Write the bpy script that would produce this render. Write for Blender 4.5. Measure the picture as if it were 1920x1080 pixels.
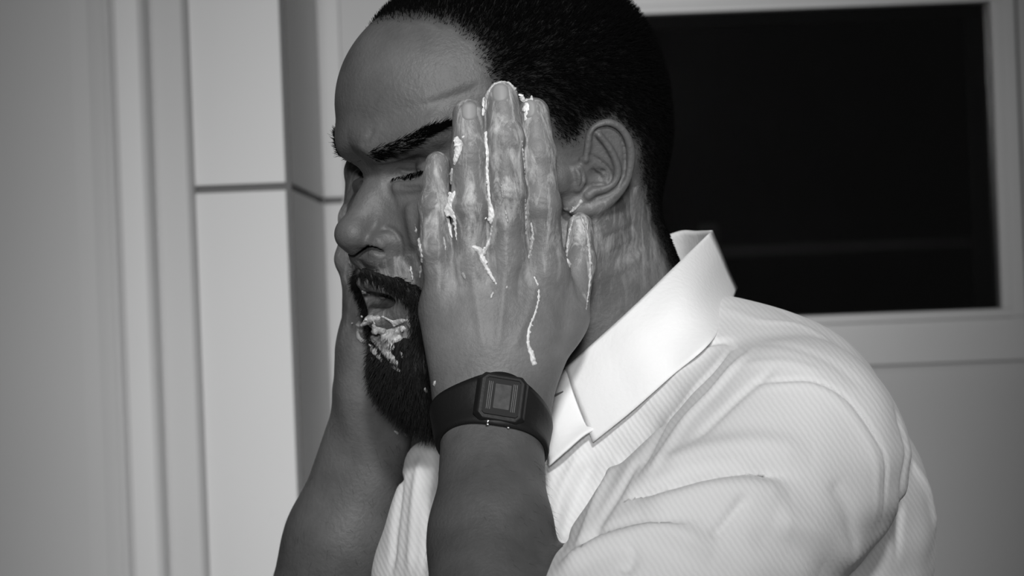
import bpy, math, random
import numpy as np
from mathutils import Vector, Matrix

# ------------------------------------------------------------------ camera
# modelling unit is the centimetre around the head; CM / ZB turn it into metres
CM = 0.01; ZB = 1.30
FPX = 4800.0; DIST = 160.0; ROLL = math.radians(2.2)
CR, SR = math.cos(ROLL), math.sin(ROLL)
CAMP = np.array([0, -DIST, 0.0])
scene = bpy.context.scene
COL = scene.collection
for o in list(bpy.data.objects): bpy.data.objects.remove(o)

def world_m(p): return (p[0]*CM, p[1]*CM, p[2]*CM + ZB)

cd = bpy.data.cameras.new('camera'); cam = bpy.data.objects.new('camera', cd); COL.objects.link(cam)
cd.sensor_width = 36.0; cd.lens = FPX/1920*36; cd.clip_start = 0.05
cam.matrix_world = Matrix(((CR, SR, 0, 0), (0, 0, -1, -DIST*CM), (-SR, CR, 0, ZB), (0, 0, 0, 1)))
scene.camera = cam
cd.dof.use_dof = True; cd.dof.focus_distance = 1.5; cd.dof.aperture_fstop = 11

# ------------------------------------------------------------------ light
w = bpy.data.worlds.new('world'); scene.world = w; w.use_nodes = True
w.node_tree.nodes['Background'].inputs[0].default_value = (1, 1, 1, 1)
w.node_tree.nodes['Background'].inputs[1].default_value = 0.035

def aim(o, loc, tgt):
    o.location = world_m(loc)
    d = Vector(world_m(tgt)) - Vector(world_m(loc))
    o.rotation_euler = d.to_track_quat('-Z', 'Y').to_euler()
def area(name, loc, tgt, size, watts):
    l = bpy.data.lights.new(name, 'AREA'); l.shape = 'RECTANGLE'; l.size = size[0]; l.size_y = size[1]; l.energy = watts
    o = bpy.data.objects.new(name, l); COL.objects.link(o); aim(o, loc, tgt); return o
def spot(name, loc, tgt, watts, cone, blend, rad):
    l = bpy.data.lights.new(name, 'SPOT'); l.energy = watts; l.spot_size = math.radians(cone); l.spot_blend = blend; l.shadow_soft_size = rad
    o = bpy.data.objects.new(name, l); COL.objects.link(o); aim(o, loc, tgt); return o
spot('key_spot', (25, -400, 240), (1, 0, 4), 720, 12.5, 1.0, 0.3)  # unseen key from above; narrow cone added to darken the frame edges
spot('wall_fill_spot', (-8, -420, 66), (1, 130, 6), 475, 15.5, 1.0, 0.3)  # second unseen spot, added to brighten the wall around its centre

vs = scene.view_settings
vs.view_transform = 'Standard'; vs.look = 'None'; vs.exposure = 0.0; vs.gamma = 1.0; vs.use_curve_mapping = False

# ------------------------------------------------------------------ materials
def newmat(name):
    m = bpy.data.materials.new(name); m.use_nodes = True
    nt = m.node_tree; return m, nt, nt.nodes['Principled BSDF']
def setp(b, **k):
    names = {'color': 'Base Color', 'rough': 'Roughness', 'metal': 'Metallic', 'spec': 'Specular IOR Level', 'sss': 'Subsurface Weight', 'trans': 'Transmission Weight', 'ior': 'IOR', 'sheen': 'Sheen Weight', 'coat': 'Coat Weight'}
    for a, v in k.items():
        if a == 'color' and not isinstance(v, tuple): v = (v, v, v, 1)
        b.inputs[names[a]].default_value = v
def N(nt, t, **inp):
    n = nt.nodes.new(t)
    for k, v in inp.items(): n.inputs[k].default_value = v
    return n
def plain(name, color, rough=0.5, noise=0.0, nscale=8.0, bump=0.0, bscale=60.0, **k):
    m, nt, b = newmat(name); setp(b, color=color, rough=rough, **k)
    tc = N(nt, 'ShaderNodeTexCoord')
    if noise:
        nz = N(nt, 'ShaderNodeTexNoise', Scale=nscale, Detail=4.0)
        nt.links.new(tc.outputs['Object'], nz.inputs['Vector'])
        rp = N(nt, 'ShaderNodeMapRange'); rp.inputs['From Min'].default_value = .3; rp.inputs['From Max'].default_value = .7
        rp.inputs['To Min'].default_value = color*(1-noise); rp.inputs['To Max'].default_value = color*(1+noise)
        nt.links.new(nz.outputs['Fac'], rp.inputs['Value']); nt.links.new(rp.outputs[0], b.inputs['Base Color'])
    if bump:
        nb = N(nt, 'ShaderNodeTexNoise', Scale=bscale, Detail=6.0)
        nt.links.new(tc.outputs['Object'], nb.inputs['Vector'])
        bp = N(nt, 'ShaderNodeBump', Strength=bump); bp.inputs['Distance'].default_value = .002
        nt.links.new(nb.outputs['Fac'], bp.inputs['Height']); nt.links.new(bp.outputs[0], b.inputs['Normal'])
    return m

def skin_material():
    m, nt, b = newmat('skin'); setp(b, rough=0.5, spec=0.35, sss=0.08)
    b.inputs['Subsurface Radius'].default_value = (.006, .006, .006); b.inputs['Subsurface Scale'].default_value = 1.0
    tc = N(nt, 'ShaderNodeTexCoord')
    at = N(nt, 'ShaderNodeAttribute'); at.attribute_name = 'skin'     # R tone, G lather film
    sp = N(nt, 'ShaderNodeSeparateColor'); nt.links.new(at.outputs['Color'], sp.inputs[0])
    n1 = N(nt, 'ShaderNodeTexNoise', Scale=28.0, Detail=5.0, Roughness=.65); nt.links.new(tc.outputs['Object'], n1.inputs['Vector'])
    r1 = N(nt, 'ShaderNodeMapRange'); r1.inputs[1].default_value = .3; r1.inputs[2].default_value = .7; r1.inputs[3].default_value = .76; r1.inputs[4].default_value = 1.2
    nt.links.new(n1.outputs['Fac'], r1.inputs[0]); nt.links.new(sp.outputs[2], b.inputs['Specular IOR Level'])
    tone = N(nt, 'ShaderNodeMath'); tone.operation = 'MULTIPLY'
    nt.links.new(sp.outputs[0], tone.inputs[0]); nt.links.new(r1.outputs[0], tone.inputs[1])
    # soapy film: broken, streaky along the fingers
    mp = N(nt, 'ShaderNodeMapping'); mp.inputs['Scale'].default_value = (130, 130, 38); nt.links.new(tc.outputs['Object'], mp.inputs[0])
    n2 = N(nt, 'ShaderNodeTexNoise', Scale=1.0, Detail=7.0, Roughness=.7, Distortion=.6); nt.links.new(mp.outputs[0], n2.inputs['Vector'])
    r2 = N(nt, 'ShaderNodeMapRange'); r2.inputs[1].default_value = .47; r2.inputs[2].default_value = .72; r2.inputs[3].default_value = 0.0; r2.inputs[4].default_value = 1.0
    nt.links.new(n2.outputs['Fac'], r2.inputs[0])
    fm = N(nt, 'ShaderNodeMath'); fm.operation = 'MULTIPLY'; nt.links.new(r2.outputs[0], fm.inputs[0]); nt.links.new(sp.outputs[1], fm.inputs[1])
    mx = N(nt, 'ShaderNodeMix'); mx.data_type = 'RGBA'; mx.inputs[7].default_value = (.62, .62, .62, 1)
    nt.links.new(fm.outputs[0], mx.inputs[0]); nt.links.new(tone.outputs[0], mx.inputs[6]); nt.links.new(mx.outputs[2], b.inputs['Base Color'])
    nb = N(nt, 'ShaderNodeTexNoise', Scale=420.0, Detail=4.0, Roughness=.6); nt.links.new(tc.outputs['Object'], nb.inputs['Vector'])
    bp = N(nt, 'ShaderNodeBump', Strength=.45); bp.inputs['Distance'].default_value = .001
    nt.links.new(nb.outputs['Fac'], bp.inputs['Height']); nt.links.new(bp.outputs[0], b.inputs['Normal'])
    return m
def shirt_material():
    m, nt, b = newmat('shirt_cotton'); setp(b, color=.86, rough=.85, spec=.2, sheen=.15)
    tc = N(nt, 'ShaderNodeTexCoord')
    mp = N(nt, 'ShaderNodeMapping'); mp.inputs['Rotation'].default_value = (0, math.radians(32), 0); nt.links.new(tc.outputs['Object'], mp.inputs[0])
    wv = N(nt, 'ShaderNodeTexWave', Scale=105.0, Distortion=2.0, Detail=2.0); wv.inputs['Detail Scale'].default_value = 2.0
    nt.links.new(mp.outputs[0], wv.inputs['Vector'])
    r = N(nt, 'ShaderNodeMapRange'); r.inputs[3].default_value = .70; r.inputs[4].default_value = .75; nt.links.new(wv.outputs['Fac'], r.inputs[0])
    nt.links.new(r.outputs[0], b.inputs['Base Color'])
    nz = N(nt, 'ShaderNodeTexNoise', Scale=500.0, Detail=3.0); nt.links.new(tc.outputs['Object'], nz.inputs['Vector'])
    ad = N(nt, 'ShaderNodeMath'); ad.operation = 'MULTIPLY_ADD'; ad.inputs[1].default_value = .25
    nt.links.new(nz.outputs['Fac'], ad.inputs[0]); nt.links.new(wv.outputs['Fac'], ad.inputs[2])
    bp = N(nt, 'ShaderNodeBump', Strength=.22); bp.inputs['Distance'].default_value = .0006
    nt.links.new(ad.outputs[0], bp.inputs['Height']); nt.links.new(bp.outputs[0], b.inputs['Normal'])
    return m
M = {
 'skin': skin_material(), 'shirt': shirt_material(),
 'collar': plain('collar_cotton', .84, .85, bump=.15, bscale=300),
 'hair': plain('black_hair', .004, .9, spec=.0),
 'beard': plain('beard_hair', .010, .55, spec=.22),
 'foam': plain('soap_lather', .62, .4, noise=.25, nscale=120, bump=.5, bscale=260),
 'thinfoam': plain('thin_soap_lather', .30, .35, noise=.6, nscale=160, bump=.5, bscale=220),
 'wetfoam': plain('wet_soap_film', .36, .35, noise=.4, nscale=140, bump=.4, bscale=260),
 'nail': plain('fingernail', .22, .5, spec=.3),
 'wall': plain('painted_wall', .74, .6, noise=.03, nscale=3, bump=.06, bscale=220),
 'panel': plain('laminate_panel', .74, .45, noise=.02, nscale=3),
 'frame': plain('window_frame_paint', .78, .4, noise=.02, nscale=6),
 'trim': plain('trim_pale', .84, .45, noise=.02, nscale=4), 'jamb': plain('jamb_midgrey', .69, .55, noise=.03, nscale=3, bump=.05, bscale=220),  # trim strip a paler grey than the faces beside it
 'groove': plain('joint_sealant', .16, .7),
 'night': plain('night_black', .003, .9, spec=.1),
 'rail': plain('dark_rail_and_reveal', .03, .8, spec=.1),
 'resin': plain('black_resin', .010, .5, bump=.1, bscale=400, spec=.25),
 'bezel': plain('watch_bezel', .012, .6, spec=.2),
 'print': plain('bezel_print', .16, .7, spec=.2),
 'lcd': plain('watch_display', .075, .7, spec=.1, noise=.2, nscale=300),
 'lcdseg': plain('display_segment', .03, .4),
 'steel': plain('watch_button_steel', .45, .3, metal=1.0),
 'button': plain('shirt_button', .7, .3),
 'eye': plain('eye_surface', .15, .15),
 'mouth': plain('mouth_inside', .02, .4),
 'floor': plain('floor_tile', .25, .4, noise=.1),
 'ceiling': plain('ceiling_paint', .6, .8, noise=.02),
}
gm, nt, b = newmat('window_glass'); setp(b, color=(1, 1, 1, 1), rough=.02, trans=1.0, ior=1.45); M['glass'] = gm

# ------------------------------------------------------------------ object helpers
def link(name, me, mat, parent=None):
    o = bpy.data.objects.new(name, me); COL.objects.link(o)
    if mat is not None: me.materials.append(mat)
    if parent is not None: o.parent = parent
    return o
def tag(o, label=None, cat=None, group=None, kind=None):
    if label: o['label'] = label
    if cat: o['category'] = cat
    if group: o['group'] = group
    if kind: o['kind'] = kind
    return o
def mesh_np(name, V, Fq, smooth=True):
    """V (n,3) in cm, Fq (m,3|4) index array"""
    V = np.asarray(V, np.float32)*CM; V[:, 2] += ZB
    Fq = np.asarray(Fq, np.int32); k = Fq.shape[1]
    me = bpy.data.meshes.new(name)
    me.vertices.add(len(V)); me.vertices.foreach_set('co', V.ravel())
    me.loops.add(Fq.size); me.loops.foreach_set('vertex_index', Fq.ravel())
    me.polygons.add(len(Fq)); me.polygons.foreach_set('loop_start', np.arange(0, Fq.size, k, dtype=np.int32))
    try: me.polygons.foreach_set('loop_total', np.full(len(Fq), k, np.int32))
    except Exception: pass
    me.update(calc_edges=True); me.validate()
    me.polygons.foreach_set('use_smooth', np.full(len(me.polygons), smooth)); me.update()
    return me
def boxmesh(name, lo, hi, bev=0.0):
    import bmesh
    bm = bmesh.new(); bmesh.ops.create_cube(bm, size=1.0)
    for v in bm.verts:
        v.co = Vector([((lo[i]+hi[i])/2 + v.co[i]*(hi[i]-lo[i]))*CM + (ZB if i == 2 else 0) for i in range(3)])
    if bev: bmesh.ops.bevel(bm, geom=bm.edges[:], offset=bev*CM, segments=2, affect='EDGES', profile=.6)
    me = bpy.data.meshes.new(name); bm.to_mesh(me); bm.free(); return me
def prism(name, prof, z0, z1, smooth=False):
    """vertical extrusion of an XY polygon (cm)"""
    n = len(prof)
    V = [(x, y, z0) for x, y in prof] + [(x, y, z1) for x, y in prof]
    me = bpy.data.meshes.new(name)
    Fc = [[i, (i+1) % n, n+(i+1) % n, n+i] for i in range(n)] + [list(range(n))[::-1], list(range(n, 2*n))]
    me.from_pydata([world_m(v) for v in V], [], Fc); me.update()
    import bmesh
    bm = bmesh.new(); bm.from_mesh(me); bmesh.ops.recalc_face_normals(bm, faces=bm.faces); bm.to_mesh(me); bm.free()
    return me

# ------------------------------------------------------------------ picture geometry
def ray(px, py):
    xc = (px-960)/FPX; yc = -(py-540)/FPX
    return np.array([xc*CR+yc*SR, 1.0, -xc*SR+yc*CR])
def pix(px, py, Y): return CAMP + ray(px, py)*(Y+DIST)
#@@STRUCTURE
# ------------------------------------------------------------------ the room
YW = 130.0                                   # plane of the window wall
def wx(px, py, Y): return pix(px, py, Y)
S = (YW+DIST)/FPX
def wpt(px, py, Y=YW):
    p = pix(px, py, Y); return p[0], p[2]
x0w, zbw = wpt(1200, 596); x1w, _ = wpt(1871, 578); _, zb1 = wpt(1871, 578); _, ztw = wpt(1500, 20)
x0w = x1w - 46.0; zbw = zb1
YF = YW - 43.0                               # front of the boxed column
xc0, _ = wpt(366, 600, YF); xc1, _ = wpt(552, 500, YF)
xl, _ = wpt(648, 300, YW)
RX0, RX1, RZ0, RZ1 = -190.0, 190.0, -128.0, 130.0
# back wall in four pieces round the window opening, one object
def wall_with_opening():
    import bmesh
    bm = bmesh.new()
    rects = [(RX0, x0w, RZ0, RZ1), (x1w, RX1, RZ0, RZ1), (x0w, x1w, RZ0, zbw), (x0w, x1w, ztw, RZ1)]
    for a, b_, c, d in rects:
        vs_ = [bm.verts.new(world_m(p)) for p in ((a, YW, c), (b_, YW, c), (b_, YW, d), (a, YW, d), (a, YW+14, c), (b_, YW+14, c), (b_, YW+14, d), (a, YW+14, d))]
        for f in ((0, 1, 2, 3), (7, 6, 5, 4), (0, 4, 5, 1), (3, 2, 6, 7), (0, 3, 7, 4), (1, 5, 6, 2)): bm.faces.new([vs_[i] for i in f])
    bmesh.ops.recalc_face_normals(bm, faces=bm.faces)
    me = bpy.data.meshes.new('wall_back'); bm.to_mesh(me); bm.free(); return me
tag(link('wall_back', wall_with_opening(), M['wall']), kind='structure')
tag(link('wall_right', boxmesh('wall_right', (RX1, -40, RZ0), (RX1+12, YW+14, RZ1)), M['wall']), kind='structure')
tag(link('floor', boxmesh('floor', (RX0-30, -260, RZ0-8), (RX1+12, YW+14, RZ0)), M['floor']), kind='structure')
tag(link('ceiling', boxmesh('ceiling', (RX0-30, -30, RZ1), (RX1+12, YW+14, RZ1+8)), M['ceiling']), kind='structure')

# window: casing boards, inner sash, glass, and the night outside
win = bpy.data.objects.new('window_1', None); COL.objects.link(win); win.location = world_m(((x0w+x1w)/2, YW, zbw)); tag(win, kind='structure')
def wpart(name, me, mat, parent=win):
    o = link(name, me, mat); o.parent = parent; o.matrix_parent_inverse = Matrix.Translation(parent.location).inverted(); return o
cw = 4.9; 
wpart('casing_board', boxmesh('cb', (x0w-cw, YW-1.6, zbw-cw-1.0), (x1w+cw-2.0, YW-.02, zbw-1.0), .15), M['frame'])
wpart('casing_board', boxmesh('ct', (x0w-cw, YW-1.6, ztw+1.0), (x1w+cw-2.0, YW-.02, ztw+1.0+cw), .15), M['frame'])
wpart('casing_board', boxmesh('cl', (x0w-cw, YW-1.6, zbw-1.0), (x0w-1.0, YW-.02, ztw+1.0), .15), M['frame'])
wpart('casing_board', boxmesh('cr', (x1w+1.2, YW-1.6, zbw-1.0), (x1w+2.9, YW-.02, ztw+1.0), .15), M['frame'])
for nm, lo, hi in (('b', (x0w, YW-2.3, zbw-1.0), (x1w+1.2, YW+2.5, zbw)), ('t', (x0w, YW-2.3, ztw), (x1w+1.2, YW+2.5, ztw+1.0)),
                   ('r', (x1w, YW-2.3, zbw), (x1w+1.2, YW+2.5, ztw)), ('l', (x0w-1.0, YW-2.3, zbw-1.0), (x0w, YW+2.5, ztw+1.0))):
    wpart('sash_bar', boxmesh('sash'+nm, lo, hi, .12), M['frame'])
wpart('bead', boxmesh('bead', (x1w+2.9, YW-1.0, zbw-2.2), (x1w+3.3, YW-.02, ztw+2), .05), M['groove'])
wpart('pane', boxmesh('pane', (x0w, YW-.5, zbw-.5), (x1w+.6, YW-.1, ztw+.5)), M['glass'])
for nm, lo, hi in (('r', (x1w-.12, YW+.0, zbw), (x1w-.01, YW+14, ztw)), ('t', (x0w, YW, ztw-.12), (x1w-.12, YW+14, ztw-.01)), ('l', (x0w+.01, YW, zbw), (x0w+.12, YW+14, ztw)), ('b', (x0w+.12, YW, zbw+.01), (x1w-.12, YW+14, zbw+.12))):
    wpart('reveal_shade', boxmesh('reveal_shade_'+nm, lo, hi), M['rail'])  # dark sheets added over the pale reveals to stand in for shade
# black box added behind the glass to block world light; dim rail inside
nb_ = bpy.data.objects.new('night_backdrop', None)
def night_box():
    a, b_, c, d, e, f = x0w-30, x1w+30, YW+14.1, YW+110, zbw-30, ztw+30
    V = [(a, c, e), (b_, c, e), (b_, c, f), (a, c, f), (a, d, e), (b_, d, e), (b_, d, f), (a, d, f)]
    me = bpy.data.meshes.new('night_backdrop')
    me.from_pydata([world_m(v) for v in V], [], [(4, 5, 6, 7), (0, 1, 5, 4), (3, 7, 6, 2), (0, 4, 7, 3), (1, 2, 6, 5)]); me.update(); return me
tag(link('night_backdrop', night_box(), M['night']), kind='structure')
rx0, rz = wpt(1330, 470, YW+60); rx1, _ = wpt(1900, 470, YW+60)
r_ = link('trim_1', boxmesh('trim_1', (rx0-8, YW+60, rz-1.0), (rx1+6, YW+61.5, rz+.6), .2), M['rail']); tag(r_, kind='structure')
r2x, r2z = wpt(1328, 424, YW+60)
tag(link('trim_2', boxmesh('trim_2', (r2x-1.2, YW+60, r2z-2.4), (r2x+1.4, YW+61.5, r2z+.4), .2), M['rail']), kind='structure')

# boxed column with a joint, and the step behind it
colm = bpy.data.objects.new('wall_column', None); COL.objects.link(colm); colm.location = world_m((xc0, YF, RZ0)); tag(colm, kind='structure')
def cpart(name, me, mat): return wpart(name, me, mat, colm)
_, zj = wpt(545, 349, YF)
jg = .35
cpart('panel', boxmesh('panel_hi', (xc0, YF, zj+jg), (xc1, YW-.02, RZ1), .1), M['panel'])
cpart('panel', boxmesh('panel_lo', (xc0, YF, RZ0), (xc1, YW-.02, zj-jg), .1), M['panel'])
cpart('joint', boxmesh('joint', (xc0+.2, YF+.5, zj-jg), (xc1-.5, YW-.02, zj+jg)), M['groove'])
cpart('edge_strip', boxmesh('edge_strip', (xc1-.55, YF-.15, RZ0), (xc1+.02, YF+.3, RZ1)), M['groove'])
# shallow boxed step on the wall between column and window
st = bpy.data.objects.new('wall_step', None); COL.objects.link(st); st.location = world_m((xc1, YW, RZ0)); tag(st, kind='structure')
xs1, _ = wpt(647, 300, YW)
wpart('panel', boxmesh('st_hi', (xc1+.01, YW-1.2, zj+jg), (xs1, YW-.02, RZ1), .1), M['panel'], st)
wpart('panel', boxmesh('st_lo', (xc1+.01, YW-1.2, RZ0), (xs1, YW-.02, zj-jg), .1), M['panel'], st)
wpart('joint', boxmesh('st_j', (xc1+.01, YW-.8, zj-jg), (xs1-.4, YW-.02, zj+jg)), M['groove'], st)

# left: door leaf and its rounded architrave, nearer than the column
def X(px, Y, py=540): return wpt(px, py, Y)[0]
Yd = YF - 4
pr = [(X(218, Yd), Yd+10), (X(292, Yd), Yd+10), (X(292, Yd), Yd+2.2), (X(289, Yd), Yd+1.0), (X(284, Yd), Yd+.3), (X(276, Yd), Yd), (X(236, Yd), Yd), (X(228, Yd), Yd+.25), (X(221, Yd), Yd+.8), (X(218, Yd), Yd+1.5)]
tag(link('trim_3', prism('trim_3', pr, RZ0, RZ1), M['trim']), kind='structure')
pr = [(X(292, Yd)+.01, YF+8), (X(292, Yd)+.01, YF-1.4), (X(300, Yd), YF-1.6), (X(362, YF), YF-1.6), (X(368, YF), YF-1.3), (X(373, YF), YF-.4), (X(374, YF), YF-.02), (xc0-.02, YF-.02), (xc0-.02, YF+8)]
tag(link('trim_4', prism('trim_4', pr, RZ0, RZ1), M['jamb']), kind='structure')
pr = [(X(218, Yd)-.01, Yd+8), (X(218, Yd)-.01, Yd+1.4), (X(205, Yd), Yd+.9), (X(180, Yd), Yd+.4), (X(150, Yd), Yd+.2), (X(-700, Yd), Yd+.2), (X(-700, Yd), Yd+8)]
tag(link('wall_left', prism('wall_left', pr, RZ0, RZ1), M['jamb']), kind='structure')
# ------------------------------------------------------------------ implicit-surface toolkit (cm)
f32 = np.float32
def ell(P, c, r):
    q = (P - np.array(c, f32))/np.array(r, f32); k0 = np.sqrt((q*q).sum(1)) + 1e-6
    q /= np.array(r, f32); k1 = np.sqrt((q*q).sum(1)) + 1e-6
    return k0*(k0-1)/k1
def sph(P, c, r):
    q = P - np.array(c, f32); return np.sqrt((q*q).sum(1)) - f32(r)
def cap(P, a, b, ra, rb):
    a = np.array(a, f32); ba = np.array(b, f32) - a; pa = P - a
    h = np.clip(pa@ba/f32(ba@ba + 1e-9), 0, 1)
    q = pa - h[:, None]*ba
    return np.sqrt((q*q).sum(1)) - (f32(ra) + h*f32(rb-ra))
def smin(a, b, k):
    h = np.maximum(k-np.abs(a-b), 0)/k; return np.minimum(a, b) - h*h*f32(k*.25)
def smax(a, b, k): return -smin(-a, -b, k)
def chain(P, pts, rads, k=0.0):
    d = None
    for i in range(len(pts)-1):
        e = cap(P, pts[i], pts[i+1], rads[i], rads[i+1])
        d = e if d is None else (smin(d, e, k) if k else np.minimum(d, e))
    return d
def flatcap(P, a, b, ra, rb, flatdir, s):
    """round cone squashed by factor s (<1 flattens) along flatdir"""
    n = np.array(flatdir, f32); n /= np.linalg.norm(n); a = np.array(a, f32); b = np.array(b, f32)
    def sq(Q): return Q + (Q@n)[..., None]*n*f32(1/s-1)
    return cap(sq(P-a), np.zeros(3), sq((b-a)[None])[0], ra, rb)*f32(min(1, s) if s < 1 else 1)
def boxes_near(P, c, R):
    q = P - np.array(c, f32); return (q*q).sum(1) < R*R

def mesh_sdf(fn, lo, hi, vox, coarse=16, mid=4):
    """sparse surface nets: evaluate coarse -> mid -> fine, weld by global cell key"""
    lo = np.array(lo, float); hi = np.array(hi, float)
    n = np.ceil((hi-lo)/(vox*coarse)).astype(int)
    I = np.stack(np.meshgrid(*[np.arange(k) for k in n], indexing='ij'), -1).reshape(-1, 3)*coarse
    for size, nxt in ((coarse, mid), (mid, 1)):
        C = (lo + (I + size/2)*vox).astype(f32)
        d = np.concatenate([fn(c) for c in np.array_split(C, max(1, len(C)//200000))])
        I = I[np.abs(d) < size*vox*1.05 + .05]
        if nxt == mid:
            s = np.stack(np.meshgrid(*[np.arange(0, size, mid)]*3, indexing='ij'), -1).reshape(-1, 3)
            I = (I[:, None]+s[None]).reshape(-1, 3)
    m = mid+1
    s = np.stack(np.meshgrid(*[np.arange(m)]*3, indexing='ij'), -1).reshape(-1, 3)
    G = n*coarse + 2
    def key(A): return (A[..., 0]*G[1] + A[..., 1])*G[2] + A[..., 2]
    # evaluate each fine grid corner once
    ck = key(I[:, None]+s[None]); uk, inv = np.unique(ck.ravel(), return_inverse=True)
    ij = np.stack([uk//(G[1]*G[2]), uk//G[2] % G[1], uk % G[2]], -1)
    Pc = (lo + ij*vox).astype(f32)
    dv = np.concatenate([fn(c) for c in np.array_split(Pc, max(1, len(Pc)//200000))])
    D = dv[inv].reshape(-1, m, m, m)
    # cell vertices
    cells = []; verts = []
    c8 = [(a, b, c) for a in (0, 1) for b in (0, 1) for c in (0, 1)]
    V8 = np.stack([D[:, a:a+mid, b:b+mid, c:c+mid] for a, b, c in c8], -1)
    neg = V8 < 0; act = neg.any(-1) & ~neg.all(-1)
    bi, x, y, z = np.nonzero(act)
    v8 = V8[bi, x, y, z]; cell = I[bi] + np.stack([x, y, z], -1)
    acc = np.zeros((len(cell), 3)); cnt = np.zeros(len(cell))
    for i in range(8):
        for ax in range(3):
            if c8[i][ax]: continue
            j = i + (4, 2, 1)[ax]
            a, b = v8[:, i], v8[:, j]; cr = (a < 0) != (b < 0)
            t = np.where(cr, a/np.where(cr, a-b, 1), 0)
            p = np.array(c8[i], float)[None] + np.zeros((len(cell), 3)); p[:, ax] += t
            acc[cr] += p[cr]; cnt += cr
    vert = lo + (cell + acc/cnt[:, None])*vox
    k = key(cell); o = np.argsort(k); ks = k[o]; vert = vert[o]
    # faces
    quads = []
    for ax in range(3):
        sl = [slice(0, mid)]*3; sl2 = list(sl); sl2[ax] = slice(1, mid+1)
        a = D[:, sl[0], sl[1], sl[2]]; b = D[:, sl2[0], sl2[1], sl2[2]]
        bi, x, y, z = np.nonzero((a < 0) != (b < 0))
        e = I[bi] + np.stack([x, y, z], -1); flip = a[bi, x, y, z] < 0
        u, v = [(1, 2), (2, 0), (0, 1)][ax]
        q = []
        for du, dv_ in ((-1, -1), (0, -1), (0, 0), (-1, 0)):
            c = e.copy(); c[:, u] += du; c[:, v] += dv_; q.append(key(c))
        q = np.stack(q, -1); q[~flip] = q[~flip][:, ::-1]
        idx = np.searchsorted(ks, q); idx = np.minimum(idx, len(ks)-1)
        quads.append(idx[(ks[idx] == q).all(1)])
    return vert, np.concatenate(quads)
def laplace(V, Q, it, lam=.5):
    n = len(V); 
    src = np.concatenate([Q[:, i] for i in range(4)]*2); dst = np.concatenate([Q[:, (i+1) % 4] for i in range(4)] + [Q[:, (i-1) % 4] for i in range(4)])
    deg = np.bincount(src, minlength=n).clip(1)
    for i in range(it):
        l = lam if i % 2 == 0 else -lam*1.03
        A = np.stack([np.bincount(src, V[dst, k], n) for k in range(3)], -1)/deg[:, None]
        V = V + l*(A-V)
    return V
def vnormals(V, Q):
    c = np.cross(V[Q[:, 2]]-V[Q[:, 0]], V[Q[:, 3]]-V[Q[:, 1]])
    n = np.stack([np.bincount(Q.ravel(), np.repeat(c[:, k], 4), len(V)) for k in range(3)], -1)
    return n/(np.linalg.norm(n, axis=1, keepdims=True)+1e-12)
def march(fn, pxs, tmin=118, tmax=215):
    """first hit of camera rays on an implicit surface -> points (nan where missed)"""
    R = np.array([ray(*p) for p in pxs]); R /= np.linalg.norm(R, axis=1, keepdims=True)
    t = np.full(len(R), float(tmin)); act = np.arange(len(R))
    for _ in range(140):
        d = fn((CAMP + R[act]*t[act][:, None]).astype(f32))
        t[act] += np.maximum(d, -.5)*.85
        act = act[(np.abs(d) > .012) & (t[act] < tmax)]
        if not len(act): break
    P = CAMP + R*t[:, None]; P[(t >= tmax)] = np.nan
    return P
def march_many(fn, polys):
    L = [len(p) for p in polys]; P = march(fn, np.vstack(polys)); return np.split(P, np.cumsum(L)[:-1])
def resample(pts, step):
    pts = np.asarray(pts, float); out = [pts[0]]
    for a, b in zip(pts[:-1], pts[1:]):
        n = max(1, int(np.linalg.norm(b-a)/step)); out += [a + (b-a)*i/n for i in range(1, n+1)]
    return np.array(out)
def catmull(pts, per=8):
    p = np.asarray(pts, float); p = np.vstack([2*p[0]-p[1], p, 2*p[-1]-p[-2]]); out = []
    for i in range(1, len(p)-2):
        for t in np.linspace(0, 1, per, endpoint=False):
            out.append(.5*((2*p[i]) + (p[i+1]-p[i-1])*t + (2*p[i-1]-5*p[i]+4*p[i+1]-p[i+2])*t*t + (-p[i-1]+3*p[i]-3*p[i+1]+p[i+2])*t**3))
    out.append(p[-2]); return np.array(out)
def curve_dist(V, C):
    """distance of every V to polyline C and the parameter 0..1 along it"""
    best = np.full(len(V), 1e9); par = np.zeros(len(V)); n = len(C)-1
    for i in range(n):
        a = C[i]; ba = C[i+1]-a; h = np.clip((V-a)@ba/(ba@ba+1e-9), 0, 1)
        d = np.linalg.norm(V-a-h[:, None]*ba, axis=1); m = d < best
        best[m] = d[m]; par[m] = (i+h[m])/n
    return best, par
def strokes(V, Nn, fn, items, facing=True):
    """push vertices along normals near picture-drawn creases / ridges that are projected on the surface.
       item: (pixel polyline, amplitude cm (neg = groove), half width cm)"""
    out = V.copy()
    if not items: return out
    for (pts, amp, wd), C in zip(items, march_many(fn, [catmull(i[0], 6) for i in items])):
        C = C[~np.isnan(C[:, 0])]
        if len(C) < 2: continue
        lo = C.min(0)-3*wd; hi = C.max(0)+3*wd
        m = np.nonzero(((V > lo) & (V < hi)).all(1))[0]
        if not len(m): continue
        d, t = curve_dist(V[m], C)
        fade = np.minimum(1, np.minimum(t, 1-t)*6+.15)
        a = amp*np.exp(-(d/wd)**2)*fade
        out[m] += Nn[m]*a[:, None]
    return out
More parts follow.
